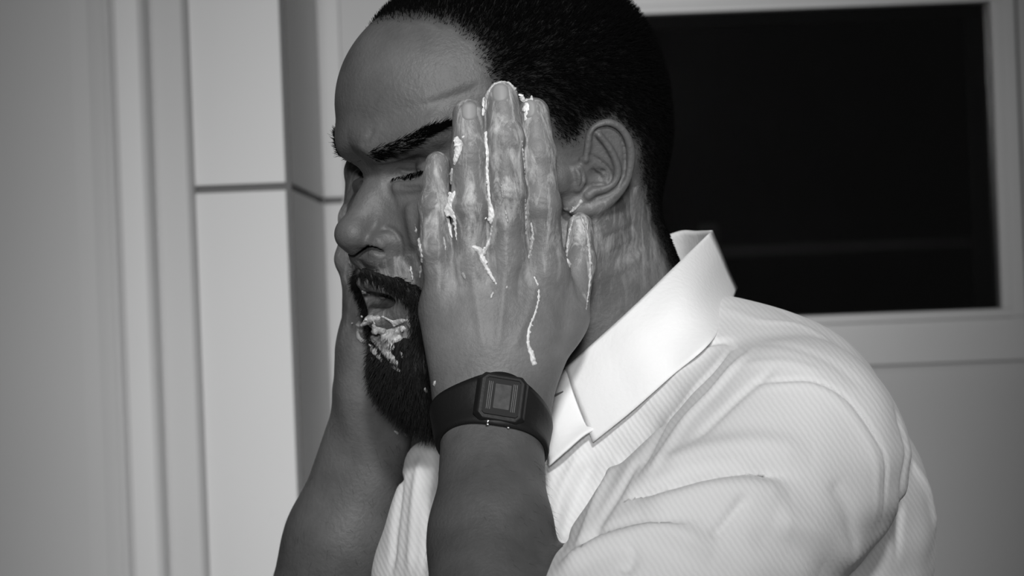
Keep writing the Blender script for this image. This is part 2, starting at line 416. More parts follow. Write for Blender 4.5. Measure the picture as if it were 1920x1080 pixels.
# ------------------------------------------------------------------ head frame
PSI, THETA, RHO = math.radians(33), math.radians(12.5), math.radians(3)
def head_frame():
    f0 = np.array([-math.cos(PSI), -math.sin(PSI), 0]); u0 = np.array([0, 0, 1.0]); l = np.cross(u0, f0)
    f = math.cos(THETA)*f0 - math.sin(THETA)*u0; u = math.cos(THETA)*u0 + math.sin(THETA)*f0
    l2 = math.cos(RHO)*l - math.sin(RHO)*u; u2 = math.cos(RHO)*u + math.sin(RHO)*l
    return f, l2, u2
HF, HL, HU = head_frame(); HB = np.stack([HF, HL, HU])          # rows: local axes in world
HO = pix(1088, 338, (7.4*HL)[1]) - 7.4*HL
def h2w(p): return HO + np.asarray(p, float)@HB
def w2h(P): return ((P - HO.astype(f32))@HB.T.astype(f32)).astype(f32)
def on_plane(px, py, p0, n):
    """local head coordinates where the picture ray meets a local plane"""
    r = ray(px, py); n = np.asarray(n, float)@HB; o = h2w(p0)
    return w2h((CAMP + r*((o-CAMP)@n)/(r@n))[None])[0]

# ear laid out on its own slanted plane
EP0 = (0.3, 7.35, 0.0); EE1 = np.array([-math.cos(.42), math.sin(.42), .0]); EE2 = np.array([.05, .12, 1.0]); EE2 /= np.linalg.norm(EE2)
EN = np.cross(EE2, EE1); EN /= np.linalg.norm(EN); EN = EN if EN[1] > 0 else -EN
def earpts(pp): return np.array([on_plane(x, y, EP0, EN) for x, y in pp])
HELIX = catmull(earpts([(1098, 300), (1102, 272), (1106, 251), (1120, 236), (1141, 230), (1161, 239), (1176, 259), (1183, 284), (1181, 313), (1174, 338), (1162, 357), (1143, 373), (1117, 386), (1092, 392), (1076, 392)]), 3)
ANTI = catmull(earpts([(1122, 252), (1137, 270), (1150, 292), (1158, 318), (1152, 340), (1134, 352), (1114, 357), (1102, 366)]), 3)
CRUS = catmull(earpts([(1094, 300), (1104, 296), (1118, 305), (1130, 314)]), 3)
TRAG = earpts([(1084, 318), (1088, 338), (1082, 352)])
POLY = np.array([[(p-np.array(EP0))@EE1, (p-np.array(EP0))@EE2] for p in HELIX] + [[-.9, -1.6], [-1.0, .8]])
CONC = earpts([(1118, 330)])[0]
def sd_poly(p, poly):
    d = np.full(len(p), 1e9, f32); s = np.ones(len(p), f32); n = len(poly)
    for i in range(n):
        a = poly[i]; b = poly[i-1]; e = (b-a).astype(f32); q = p - a.astype(f32)
        t = np.clip(q@e/f32(e@e+1e-9), 0, 1); r = q - t[:, None]*e; d = np.minimum(d, (r*r).sum(1))
        c1 = p[:, 1] >= a[1]; c2 = p[:, 1] < b[1]; c3 = e[0]*q[:, 1] > e[1]*q[:, 0]
        s[(c1 & c2 & c3) | (~c1 & ~c2 & ~c3)] *= -1
    return s*np.sqrt(d)
def ear_sdf(Q):
    d = np.full(len(Q), 4.0, f32); m = boxes_near(Q, (-1.2, 8.0, .3), 4.6)
    if not m.any(): return d
    q = Q[m]; r = q - np.array(EP0, f32)
    p2 = np.stack([r@EE1.astype(f32), r@EE2.astype(f32)], -1); h = r@EN.astype(f32)
    slab = smax(sd_poly(p2, POLY), np.abs(h+.34)-.30, .25)
    e = smin(slab, chain(q, HELIX, np.linspace(.2, .27, len(HELIX))*(1+.15*np.sin(np.linspace(0, 3.1, len(HELIX))))), .22)
    e = smin(e, chain(q, ANTI + .1*EN, np.linspace(.2, .26, len(ANTI))), .2)
    e = smin(e, ell(q, earpts([(1092, 384)])[0] - .12*EN, (.5, .3, .42)), .3)              # lobe
    e = smax(e, -ell(q, CONC + .14*EN, (.74, .46, .62)), .15)
    e = smin(e, chain(q, CRUS - .2*EN, np.linspace(.22, .14, len(CRUS))), .15)
    e = smin(e, chain(q, TRAG + .05*EN, [.25, .34, .25]), .3)
    d[m] = e; return d

NOS = []; NOSR = .24
def head_sdf(P, ears=True):
    c = h2w((1, 0, 0)); m = boxes_near(P, c, 21.0)
    if m.all(): return head_core(P, ears)
    d = np.sqrt(((P-c.astype(f32))**2).sum(1)) - f32(17.0)
    if m.any(): d[m] = head_core(P[m], ears)
    return d
def head_core(P, ears):
    Q = w2h(P); Q[:, 1] = np.abs(Q[:, 1]); L0 = Q.copy()
    d = ell(Q, (-.9, 0, 5.2), (10.2, 7.7, 7.9))
    d = smin(d, ell(Q, (3.6, 0, 6.0), (7.0, 6.3, 6.3)), 1.5)                     # forehead
    d = smin(d, ell(Q, (-4.0, 0, 1.5), (7.2, 6.6, 6.5)), 2)                      # occiput
    d = smin(d, ell(Q, (5.2, 0, -1.8), (5.4, 6.1, 6.8)), 2)                      # mid face
    d = smin(d, ell(Q, (6.0, 0, -5.3), (5.2, 4.9, 4.6)), 1.5)                    # lower face
    d = smin(d, cap(Q, (1.4, 5.3, -5.0), (8.0, 2.4, -8.9), 1.7, 1.6), 2)         # jaw
    d = smin(d, ell(Q, (9.7, 0, -8.7), (1.9, 2.0, 1.7)), 1.2)                    # chin
    d = smin(d, ell(Q, (7.3, 4.5, -.6), (2.0, 1.7, 1.6)), 1.8)                   # cheek bone
    d = smin(d, cap(Q, (7.0, 5.0, -.4), (1.0, 6.6, .2), 1.1, .9), 1.5)
    d = smin(d, cap(Q, (9.75, 1.3, 4.55), (7.8, 4.9, 4.9), 1.15, .95), .9)         # brow
    d = smin(d, ell(Q, (9.0, 0, 5.0), (1.7, 1.8, 1.5)), 1.0)
    d = smax(d, -ell(Q, (9.95, 3.2, 2.45), (2.4, 1.85, 1.22)), .8)                # orbit
    d = smin(d, sph(Q, (7.3, 3.25, 2.3), 1.22), .3)                           # lid over eyeball
    d = smin(d, cap(Q, (9.3, 2.0, 1.75), (8.5, 4.3, 1.75), .35, .3), .6)         # lower lid bag
    d = smax(d, -ell(Q, (11.7, 0, 2.7), (1.5, 2.2, 1.5)), .8)                    # hollow at the root of the nose
    # nose
    n = cap(Q, (9.35, 0, 1.9), (11.8, 0, -.35), .74, .98)
    n = smin(n, ell(Q, (11.95, 0, -.6), (1.0, 1.12, .92)), .6)
    n = smin(n, ell(Q, (10.75, 1.3, -1.35), (1.1, .82, .85)), .45)
    n = smin(n, cap(Q, (12.0, 0, -1.35), (11.1, 0, -2.1), .45, .4), .4)
    n = smin(n, cap(Q, (9.9, 0, .9), (9.5, 1.9, -1.4), 1.0, .7), 1.0)
    d = smin(d, n, .6)
    for a_ in NOS: d = smax(d, -cap(Q, a_, a_ + np.array([-.7, -.8, .5]), NOSR, .15), .08)
    d = smin(d, ell(Q, (10.75, .85, -2.2), (1.1, 1.05, .62)), .5)   # nostril sill
    # mouth
    d = smin(d, ell(Q, (8.6, 0, -3.9), (3.0, 2.9, 2.3)), 1.0)
    d = smin(d, cap(Q, (11.7, .35, -3.55), (9.95, 2.3, -4.7), .42, .22), .45)
    d = smin(d, cap(Q, (11.4, .2, -6.0), (10.0, 2.1, -5.2), .60, .25), .45)
    d = smax(d, -ell(Q, (11.3, 0, -4.8), (2.3, 1.75, .60)), .25)
    if ears:
        e = ear_sdf(L0); d = smin(d, e, .35)
    return d
def skull_only(P): return head_sdf(P, False)
_n = w2h(march(lambda P: head_sdf(P, False), catmull([(668, 484), (682, 475), (698, 470), (715, 477)], 3)).astype(f32))
NOS = [p.astype(float) for p in _n]
# ------------------------------------------------------------------ neck, shoulders
NB = np.array([7.0, 4.5, -8.5])                # base of the neck
def neck_sdf(P):
    a = h2w((-2.6, 0, -1.5)); d = cap(P, a, NB, 6.0, 6.9)
    Lh = HL
    d = smin(d, cap(P, h2w((-1.8, 5.6, -3.0)), NB + np.array([-6.5, -4.0, -1.5]), 1.5, 1.2), 1.6)   # near neck cord
    d = smin(d, cap(P, h2w((3.5, 0, -8.0)), NB + np.array([-4, -1, 0]), 3.0, 3.5), 2.0)
    return d
def headneck(P): return smin(head_sdf(P), neck_sdf(P), 2.0)
def headneck_noear(P): return smin(head_sdf(P, False), neck_sdf(P), 2.0)
# ------------------------------------------------------------------ near hand (left hand, back towards us)
def pz(px, py, Y): return pix(px, py, Y)
FING = {
 'little': ([pz(836, 560, -10.0), pz(816, 468, -10.6), pz(815, 385, -10.5), pz(820, 307, -10.1)], [1.10, .93, .88, .72]),
 'ring':   ([pz(884, 500, -10.4), pz(881, 385, -11.1), pz(880, 290, -11.0), pz(879, 216, -10.6)], [1.15, 1.08, 1.05, .96]),
 'middle': ([pz(949, 480, -10.5), pz(949, 360, -11.2), pz(947, 262, -11.0), pz(941, 183, -10.4)], [1.17, 1.10, 1.07, .98]),
 'index':  ([pz(1022, 505, -9.9), pz(1015, 385, -10.3), pz(1009, 290, -10.1), pz(1001, 212, -9.6)], [1.15, 1.07, 1.0, .92]),
}
WR = pz(924, 775, -10.2); ELB = pz(916, 1390, -24.0)
TH = ([pz(990, 700, -9.4), pz(1064, 590, -8.0), pz(1087, 490, -6.9), pz(1088, 424, -6.4)], [1.5, 1.2, .92, .78])
DORS = np.array([.12, -1, .05])
def hand_sdf(P):
    out = np.full(len(P), 8.0, f32); m = boxes_near(P, pz(940, 500, -10), 14.0)
    if not m.any(): return out
    q = P[m]; d = None
    for nme in ('little', 'ring', 'middle', 'index'):
        pts, rr = FING[nme]
        e = None
        for i in range(3):
            c = cap(q, pts[i], pts[i+1], rr[i], rr[i+1]); e = c if e is None else smin(e, c, .3)
        # joint swellings on the back of the finger
        dd = DORS/np.linalg.norm(DORS)
        e = smin(e, sph(q, pts[1] + dd*.12, rr[1]*.94), .5)
        e = smin(e, sph(q, pts[2] + dd*.07, rr[2]*.95), .4)
        d = e if d is None else smin(d, e, .16)
    # palm and back of the hand
    pal = None
    wb = {'little': pz(880, 735, -10.2), 'ring': pz(905, 735, -10.6), 'middle': pz(935, 735, -10.7), 'index': pz(965, 735, -10.4)}
    for nme in ('little', 'ring', 'middle', 'index'):
        a = FING[nme][0][0]
        c = cap(q, a + np.array([0, .15, 0]), wb[nme], 1.2, 1.75); pal = c if pal is None else smin(pal, c, 1.1)
    pal = smin(pal, cap(q, pz(826, 585, -9.2), pz(868, 715, -9.5), 1.25, 1.5), 1.2)       # outer edge of the palm
    pal = smin(pal, flatcap(q, pz(935, 660, -10.1), WR, 3.7, 3.0, DORS, .62), 1.0)
    th = None
    for i in range(3):
        c = cap(q, TH[0][i], TH[0][i+1], TH[1][i], TH[1][i+1]); th = c if th is None else smin(th, c, .5)
    pal = smin(pal, th, .9)
    pal = smin(pal, cap(q, pz(1035, 520, -9.2), pz(1050, 610, -8.6), 1.0, 1.3), 1.0)      # web to the thumb
    d = smin(d, pal, .7)
    out[m] = d; return out
def arm_sdf(P, a, b, ra, rb, flat, bulge=.5):
    d = flatcap(P, a, b, ra, rb, flat, .8)
    return smin(d, ell(P, a*.45+b*.55, (ra+bulge, ra+bulge, 7)), 1.5)
SHN = np.array([16.0, -9.5, -10.8]); SHF = np.array([-2.5, 22.0, -12.0])
def near_arm(P):
    d = flatcap(P, WR, WR*.6+ELB*.4, 2.95, 3.2, DORS, .78)
    d = smin(d, flatcap(P, WR*.6+ELB*.4, ELB, 3.2, 4.2, DORS, .9), 1.5)
    return smin(d, cap(P, ELB, SHN, 4.4, 5.6), 1.5)
# far hand: the same hand mirrored through the head's mid plane
FSH = np.array([-1.4, .4, -1.2])
def mirror(P):
    Q = w2h(P) - FSH.astype(f32); Q[:, 1] *= -1
    return (HO.astype(f32) + Q@HB.astype(f32)).astype(f32)
def mir_pt(p):
    Q = w2h(np.asarray(p, f32)[None])[0]*np.array([1, -1, 1]) + FSH; return h2w(Q)
WRF = mir_pt(WR); ELF = pix(560, 1330, 8.0)
FLATF = np.array([.45, .85, .2])
def far_arm(P):
    d = flatcap(P, WRF, WRF*.55+ELF*.45, 2.7, 3.5, FLATF, .8)
    d = smin(d, flatcap(P, WRF*.55+ELF*.45, ELF, 3.5, 4.6, FLATF, .9), 1.5)
    return smin(d, cap(P, ELF, SHF, 4.4, 5.6), 1.5)
CH = np.array([9.5, 5.5, -22.0])
def trunk(P):
    d = cap(P, SHN, NB + np.array([3, 0, -3.0]), 5.2, 6.0); d = smin(d, cap(P, SHF, NB + np.array([3, 0, -3.0]), 5.2, 6.0), 2)
    return smin(d, cap(P, NB, CH, 7, 8), 2)
def body_sdf(P):
    d = headneck(P)
    d = smin(d, trunk(P), 2.0)
    hn = smin(hand_sdf(P), near_arm(P), 1.0)
    hf = smin(hand_sdf(mirror(P)), far_arm(P), 1.0)
    return smin(smin(d, hn, .12), hf, .12)
# ------------------------------------------------------------------ the person: one skin mesh
VOX = 0.11
BV, BQ = mesh_sdf(body_sdf, (-34, -36, -38), (30, 36, 24), VOX)
BV = laplace(BV, BQ, 2); BN = vnormals(BV, BQ)
BODY_LINES = [
 # face
 ([(770, 190), (830, 172), (880, 152), (915, 142)], .05, .3), ([(800, 200), (850, 180), (900, 165)], -.05, .25),
 ([(676, 275), (690, 260), (700, 240)], -.09, .18), ([(700, 305), (740, 300), (785, 285)], .08, .25),
 ([(745, 318), (768, 322), (790, 318)], -.12, .12), ([(740, 345), (765, 352), (790, 350)], -.08, .15), ([(720, 335), (735, 370), (745, 395)], -.08, .25),
 ([(712, 432), (730, 428), (748, 445), (752, 470), (745, 490)], -.16, .17), ([(695, 440), (712, 452), (722, 468)], .05, .2),
 ([(755, 480), (770, 510), (780, 545)], -.14, .3), ([(765, 380), (770, 420), (780, 470)], .2, .4),
 # creases over the finger joints and tendons on the back of the hand
 ([(858, 378), (880, 374), (905, 380)], -.05, .09), ([(860, 390), (882, 388), (905, 392)], -.05, .09), ([(925, 350), (948, 346), (972, 352)], -.05, .09), ([(925, 364), (948, 361), (972, 366)], -.05, .09),
 ([(993, 372), (1013, 368), (1035, 374)], -.05, .09), ([(995, 386), (1014, 383), (1035, 388)], -.05, .09), ([(862, 292), (880, 289), (898, 293)], -.04, .08), ([(928, 262), (947, 259), (966, 263)], -.04, .08), ([(990, 290), (1008, 287), (1026, 291)], -.04, .08),
 ([(800, 462), (815, 460), (830, 464)], -.04, .08), ([(800, 385), (815, 383), (830, 386)], -.04, .08),
 ([(885, 510), (895, 580), (908, 660)], .07, .25), ([(948, 500), (942, 580), (932, 660)], .08, .25), ([(1010, 520), (990, 590), (962, 660)], .07, .25), ([(918, 500), (920, 560)], -.08, .3), ([(980, 500), (970, 560)], -.08, .3),
 # folds of the neck behind the jaw
 ([(1120, 455), (1160, 436), (1200, 420)], -.06, .2), ([(1135, 490), (1170, 482), (1215, 452)], -.05, .25), ([(1125, 472), (1165, 454), (1195, 440)], .06, .22), ([(1140, 515), (1172, 500), (1212, 470)], .06, .25),
 # ear
 ([(1104, 290), (1122, 299), (1138, 313), (1146, 330), (1138, 343), (1116, 345), (1100, 350)], -.2, .10), ([(1080, 310), (1092, 322), (1094, 338), (1088, 354)], -.18, .10), ([(1112, 262), (1118, 246), (1140, 239), (1160, 252), (1170, 280), (1170, 325), (1158, 348)], -.2, .10), ([(1114, 312), (1128, 322), (1134, 332)], .16, .14), ([(1090, 385), (1110, 378)], -.04, .12),
]
BV = strokes(BV, BN, body_sdf, BODY_LINES); BN = vnormals(BV, BQ)
BH = w2h(BV.astype(f32))                                       # vertices in head coordinates
B32 = BV.astype(f32)
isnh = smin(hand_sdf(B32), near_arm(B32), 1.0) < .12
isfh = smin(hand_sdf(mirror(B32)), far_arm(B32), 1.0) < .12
ishead = ~isnh & ~isfh
# hairline polygon in the head's side view (F, U), read off the picture on the near side of the skull
def FU(pp):
    P = march(headneck_noear, pp); return w2h(P.astype(f32))[:, [0, 2]].astype(float)
hp = FU([(720, 34), (780, 30), (845, 45), (895, 80), (910, 120), (928, 168), (985, 190), (1035, 235), (1046, 262), (1078, 262), (1098, 235), (1150, 222), (1196, 270), (1200, 330), (1210, 385), (1228, 440)])
HAIRP = np.vstack([[[6.4, 16.0]], hp, [[-6.6, -9.0], [-18, -9], [-18, 16]]])
hair_d = sd_poly(BH[:, [0, 2]].astype(f32), HAIRP).astype(float)
noise = np.sin(BH[:, 0]*5.1+BH[:, 2]*3.7)*.08 + np.sin(BH[:, 0]*11.3-BH[:, 2]*9.1)*.06
hairm = np.clip(.5 - (hair_d + noise)/1.1, 0, 1)*ishead
earv = ear_sdf(np.column_stack([BH[:, 0], np.abs(BH[:, 1]), BH[:, 2]]).astype(f32)) < .12
hairm[earv & (np.abs(BH[:, 1]) > 7.3)] = 0
tone = np.full(len(BV), .092); tone[isnh] = .092 + .058*np.clip((BV[isnh, 2]+9)/5, 0, 1); tone[isfh] = .10 + .03*np.clip((BV[isfh, 2]+14)/6, 0, 1); tone[(BH[:, 2] < -1.5) & (BH[:, 0] < 3) & ishead] = .12  # near forearm darkens downward: light falloff put into tone; hand paler with soap
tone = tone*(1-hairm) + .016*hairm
film = np.zeros(len(BV))
# soap film on fingers, palm edge, cheek by the hand, lower face and neck under the ear
zf = BV[:, 2]
film[isnh] = np.clip((zf[isnh]+1.5)/6, 0, 1)*.75
film[isfh] = np.clip((zf[isfh]+4)/6, 0, 1)*.5
hd_ = np.minimum(np.minimum(hand_sdf(BV.astype(f32)), near_arm(BV.astype(f32))), np.minimum(hand_sdf(mirror(BV.astype(f32))), far_arm(BV.astype(f32))))
lf = ishead & (hd_ > .8) & (BH[:, 0] > 7) & (BH[:, 2] < -2.2); film[lf] = .35
nk = ishead & (hd_ > .5) & (BH[:, 2] < -1.5) & (BH[:, 0] < 2.5) & (BH[:, 1] > 2); film[nk] = np.clip((BH[nk, 2]+9)/5, 0, 1)*.45
thm = chain(BV.astype(f32), TH[0][1:], TH[1][1:]) < .1; film[thm & isnh] = 1.0
for nme in ('little', 'ring', 'middle', 'index'):
    dt = np.linalg.norm(BV - FING[nme][0][3], axis=1); film = np.maximum(film, np.clip((1.35-dt)/.4, 0, 1)*isnh*.9)
film *= (1-hairm)
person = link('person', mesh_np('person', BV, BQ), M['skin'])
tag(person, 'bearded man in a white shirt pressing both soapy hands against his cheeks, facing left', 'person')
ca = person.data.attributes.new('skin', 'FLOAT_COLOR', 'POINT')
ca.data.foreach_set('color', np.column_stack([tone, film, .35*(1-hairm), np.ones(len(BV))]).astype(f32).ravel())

# ------------------------------------------------------------------ strands
rng = np.random.default_rng(7)
def unit(v): return v/(np.linalg.norm(v, axis=-1, keepdims=True)+1e-9)
def tubes(P, rad, sides=3):
    """P (n, s, 3) centre lines, rad (s,) or (n, s)"""
    n, s, _ = P.shape
    T = unit(np.gradient(P, axis=1)); ref = unit(rng.normal(size=(n, 1, 3)))
    A = unit(np.cross(T, ref)); B = np.cross(T, A)
    rad = np.broadcast_to(rad, (n, s))[..., None]
    ang = np.arange(sides)*2*math.pi/sides
    V = np.stack([P + rad*(A*math.cos(a) + B*math.sin(a)) for a in ang], 2).reshape(-1, 3)
    i = np.arange(n)[:, None, None]*s*sides; j = np.arange(s-1)[None, :, None]*sides; k = np.arange(sides)[None, None]; k2 = (k+1) % sides
    Fq = np.stack([i+j+k, i+j+k2, i+j+sides+k2, i+j+sides+k], -1).reshape(-1, 4)
    return V, Fq
def pick(weight, count):
    """random surface points with vertex weights -> positions, normals"""
    wq = weight[BQ].mean(1)*np.linalg.norm(np.cross(BV[BQ[:, 2]]-BV[BQ[:, 0]], BV[BQ[:, 3]]-BV[BQ[:, 1]]), axis=1)
    q = rng.choice(len(BQ), count, p=wq/wq.sum()); b = rng.dirichlet((1, 1, 1, 1), count)
    return (BV[BQ[q]]*b[..., None]).sum(1), unit((BN[BQ[q]]*b[..., None]).sum(1))
def hairy(roots, nrm, lead, length, lift, r0, seg=3, curl=0.0):
    """short strands: leave along the normal and bend to 'lead'"""
    n = len(roots); L = length*rng.uniform(.65, 1.2, n)
    d0 = unit(nrm*lift + lead + rng.normal(size=(n, 3))*.25); d1 = unit(d0*.6 + lead*.8 + nrm*.15 + rng.normal(size=(n, 3))*curl)
    P = [roots - nrm*.05]
    for k in range(seg):
        t = (k+1)/seg; P.append(P[-1] + unit(d0*(1-t)+d1*t)*(L/seg)[:, None])
    return tubes(np.stack(P, 1), np.linspace(r0, r0*.25, seg+1))
r_, n_ = pick(hairm**1.5, 70000)
rh = w2h(r_.astype(f32)).astype(float)
lead = unit(np.column_stack([-.3+.0*rh[:, 0], .0*rh[:, 0], -.6+.08*rh[:, 2]]))@HB
ln = np.clip(.25 + .05*(rh[:, 2]+2), .2, .7)*np.clip(.45 - sd_poly(rh[:, [0, 2]].astype(f32), HAIRP)*.35, .3, 1)
Vh, Fh = hairy(r_, n_, lead*.5, ln, .9, .022, 2)
hair = link('hair', mesh_np('hair', Vh, Fh), M['hair'], person); hair['label'] = 'short cropped black hair'

# beard and moustache: a dense dark mass with strands on it
def beard_sdf(P):
    Qh = w2h(P); Qh[:, 1] = np.abs(Qh[:, 1])
    d = ell(Qh, (9.2, 0, -9.4), (2.8, 3.4, 3.0)); d = smin(d, ell(Qh, (8.3, 0, -11.3), (2.1, 2.4, 2.4)), 1.0)
    d = smin(d, cap(Qh, (9.3, 2.6, -6.2), (2.6, 5.0, -7.4), .9, .7), 1.2)
    d = smin(d, cap(Qh, (9.85, 2.75, -5.0), (9.4, 2.9, -7.6), .55, 1.0), .7)
    d = smin(d, cap(Qh, (11.1, .5, -7.2), (10.1, 1.0, -8.8), .25, .8), .5)
    m_ = cap(Qh, (11.85, .35, -2.95), (10.75, 2.2, -3.9), .3, .38); m_ = smin(m_, cap(Qh, (10.75, 2.2, -3.9), (9.9, 2.9, -5.4), .42, .5), .4)
    m_ = smin(m_, cap(Qh, (10.1, 2.75, -4.4), (9.2, 3.7, -6.6), .45, .6), .4)
    d = smin(d, m_, .4)
    w_ = np.sin(Qh[:, 0]*7+Qh[:, 2]*2.5)*np.sin(Qh[:, 1]*8+1.3*Qh[:, 2])*.07 + np.sin(Qh[:, 0]*17-Qh[:, 1]*15)*.03
    return (d + w_)
DV, DQ = mesh_sdf(beard_sdf, h2w((7, 0, -8))-np.array([12]*3), h2w((7, 0, -8))+np.array([12]*3), .16, 8, 4)
DN = vnormals(DV, DQ)
outside = np.minimum(hand_sdf(DV.astype(f32)), hand_sdf(mirror(DV.astype(f32))))
wsave = (BV, BQ, BN); BV, BQ, BN = DV, DQ, DN
r_, n_ = pick((outside > .05)*(1.0+1.5*(w2h(DV.astype(f32))[:, 2] > -5.4)), 17000); BV, BQ, BN = wsave
rh = w2h(r_.astype(f32)).astype(float)
mus = rh[:, 2] > -5.4
lead = np.column_stack([np.where(mus, .15, .35), np.where(mus, np.sign(rh[:, 1])*.8, .12*rh[:, 1]), np.full(len(rh), -1.0)]); lead = unit(lead)@HB
ln = np.where(mus, .6, np.clip(.7 - .07*(rh[:, 2]+6), .6, 1.5))
Vb, Fb = hairy(r_, n_, lead, ln, .55, .022, 4, .3)
beard = link('beard', mesh_np('beard', np.vstack([DV, Vb]), np.vstack([DQ, Fb+len(DV)])), M['beard'], person); beard['label'] = 'full black beard and moustache'

# eyebrows, near and far (mirrored); lashes of the shut eyes
def px_band(pts, half, count, fn):
    c = catmull(pts, 10); t = rng.uniform(0, len(c)-1.001, count); i = t.astype(int); fr = (t-i)[:, None]
    p = c[i]*(1-fr) + c[i+1]*fr; w_ = half*np.sin(np.clip(t/(len(c)-1), .03, 1)*2.6+.45)
    p = p + np.column_stack([np.zeros(count), rng.uniform(-1, 1, count)*w_])
    return p, march(fn, p)
def brow(sd):
    p, P = px_band([(678, 296), (715, 288), (760, 270), (800, 248), (842, 232)], 14, 1500, headneck_noear)
    h = w2h(P.astype(f32)).astype(float); h = h[~np.isnan(h[:, 0])]*np.array([1, sd, 1]); sgn = np.full((len(h), 1), float(sd))
    roots = h2w(h); e = .05
    g = np.stack([headneck_noear((roots+np.eye(3)[k]*e).astype(f32))-headneck_noear((roots-np.eye(3)[k]*e).astype(f32)) for k in range(3)], -1)
    lead = unit(np.hstack([-.55*np.ones((len(h), 1)), sgn*.7, .25*np.ones((len(h), 1))]))@HB
    return hairy(roots, unit(g), lead, np.full(len(h), .75), .35, .022, 3, .15)
def lash(sd):
    p, P = px_band([(735, 334), (755, 331), (775, 326), (795, 318)], 3, 220, headneck_noear)
    h = w2h(P.astype(f32)).astype(float); h = h[~np.isnan(h[:, 0])]*np.array([1, sd, 1])
    nr = np.tile(HF, (len(h), 1)); lead = unit(np.hstack([.5*np.ones((len(h), 1)), np.full((len(h), 1), sd*.3), -.8*np.ones((len(h), 1))]))@HB
    return hairy(h2w(h), nr, lead, np.full(len(h), .36), .4, .02, 3, .1)
for sd, txt in ((1, 'near'), (-1, 'far')):
    eb = link('eyebrow', mesh_np('eyebrow', *brow(sd)), M['hair'], person); eb['label'] = 'thick dark '+txt+' eyebrow drawn down'
    el_ = link('eyelashes', mesh_np('eyelashes', *lash(sd)), M['hair'], person); el_['label'] = 'dark lashes of the shut '+txt+' eye'
# fine hair on both forearms
fa = np.clip(near_arm(B32) < .12, 0, 1)*(BV[:, 2] < -9.5)*(BV[:, 2] > -24)*(BV[:, 0] < 6) + .8*(far_arm(B32) < .12)*(BV[:, 2] < -7)*(BV[:, 2] > -24)*(BV[:, 0] < -3)
r_, n_ = pick(fa.astype(float), 3200)
lead = unit(np.array([[.35, .1, -.8]]) + rng.normal(size=(len(r_), 3))*.25)
Va, Fa = hairy(r_, n_, lead, np.full(len(r_), .7), .3, .007, 3, .3)
ah = link('arm_hair', mesh_np('arm_hair', Va, Fa), M['hair'], person); ah['label'] = 'fine dark hair on the forearms'; ah['kind'] = 'stuff'
# ------------------------------------------------------------------ shirt
TF = np.array([-math.cos(math.radians(30)), -math.sin(math.radians(30)), 0.0]); TL = np.array([-TF[1], TF[0], 0.0])
TL = TL if TL[1] < 0 else -TL
def shirt_base(P):
    up = NB + np.array([5.0, 2.0, -10.0])
    d = flatcap(P, up, up + np.array([2.0, 1.0, -45]), 15.5, 17, TF, .78)
    d = smin(d, ell(P, NB + np.array([9.5, 1.5, -6.8]), (9.5, 12.5, 9.0)), 4)              # upper back
    d = smin(d, ell(P, NB + TF*8.0 + np.array([0, 0, -12]), (9.5, 12, 10)), 3)          # chest
    d = smin(d, cap(P, pix(1010, 960, 0.5), pix(1330, 790, -3.0), 6.0, 5.5), 3)            # front of the near shoulder
    d = smin(d, cap(P, pix(815, 880, 2.0), pix(795, 1085, -2.0), 2.0, 2.6), 2.5)           # front placket hanging between the forearms
    d = smin(d, ell(P, (12.5, 3.0, -7.5), (6.5, 8.5, 6.6)), 2.5)                           # trapezius
    d = smin(d, cap(P, NB + np.array([3.5, -2, -2.5]), SHN + np.array([0, .5, .5]), 6.0, 6.4), 3)
    d = smin(d, cap(P, NB + np.array([2, 3, -2.5]), SHF, 6.2, 7.2), 3)
    d = smin(d, ell(P, NB + np.array([6.0, 1.0, -1.0]), (6.0, 6.5, 5.5)), 2.0)             # yoke up to the nape
    d = smin(d, ell(P, (16.5, -1.5, -8.8), (6.2, 8.5, 6.2)), 2.5)
    return d
def sleeve_near(P):
    el = ELB*.74 + SHN*.26 + np.array([1.7, .6, -.3])
    d = cap(P, SHN, SHN*.5+el*.5, 6.8, 6.9); d = smin(d, cap(P, SHN*.5+el*.5, el, 6.9, 6.0), 1.0)
    return d
def shirt_sdf(P):
    d = smin(shirt_base(P), sleeve_near(P), 1.3)
    d = smin(d, cap(P, SHF, ELF*.93 + SHF*.07, 7.4, 6.2), 2.0)
    return smax(d, -cap(P, NB + np.array([-.8, 0, 4.0]), NB + np.array([-5.0, -1.5, 14]), 6.7, 9.0), .5)
SV, SQ = mesh_sdf(shirt_sdf, (-34, -38, -62), (44, 44, 8), .2)
SV = laplace(SV, SQ, 4); SN = vnormals(SV, SQ)
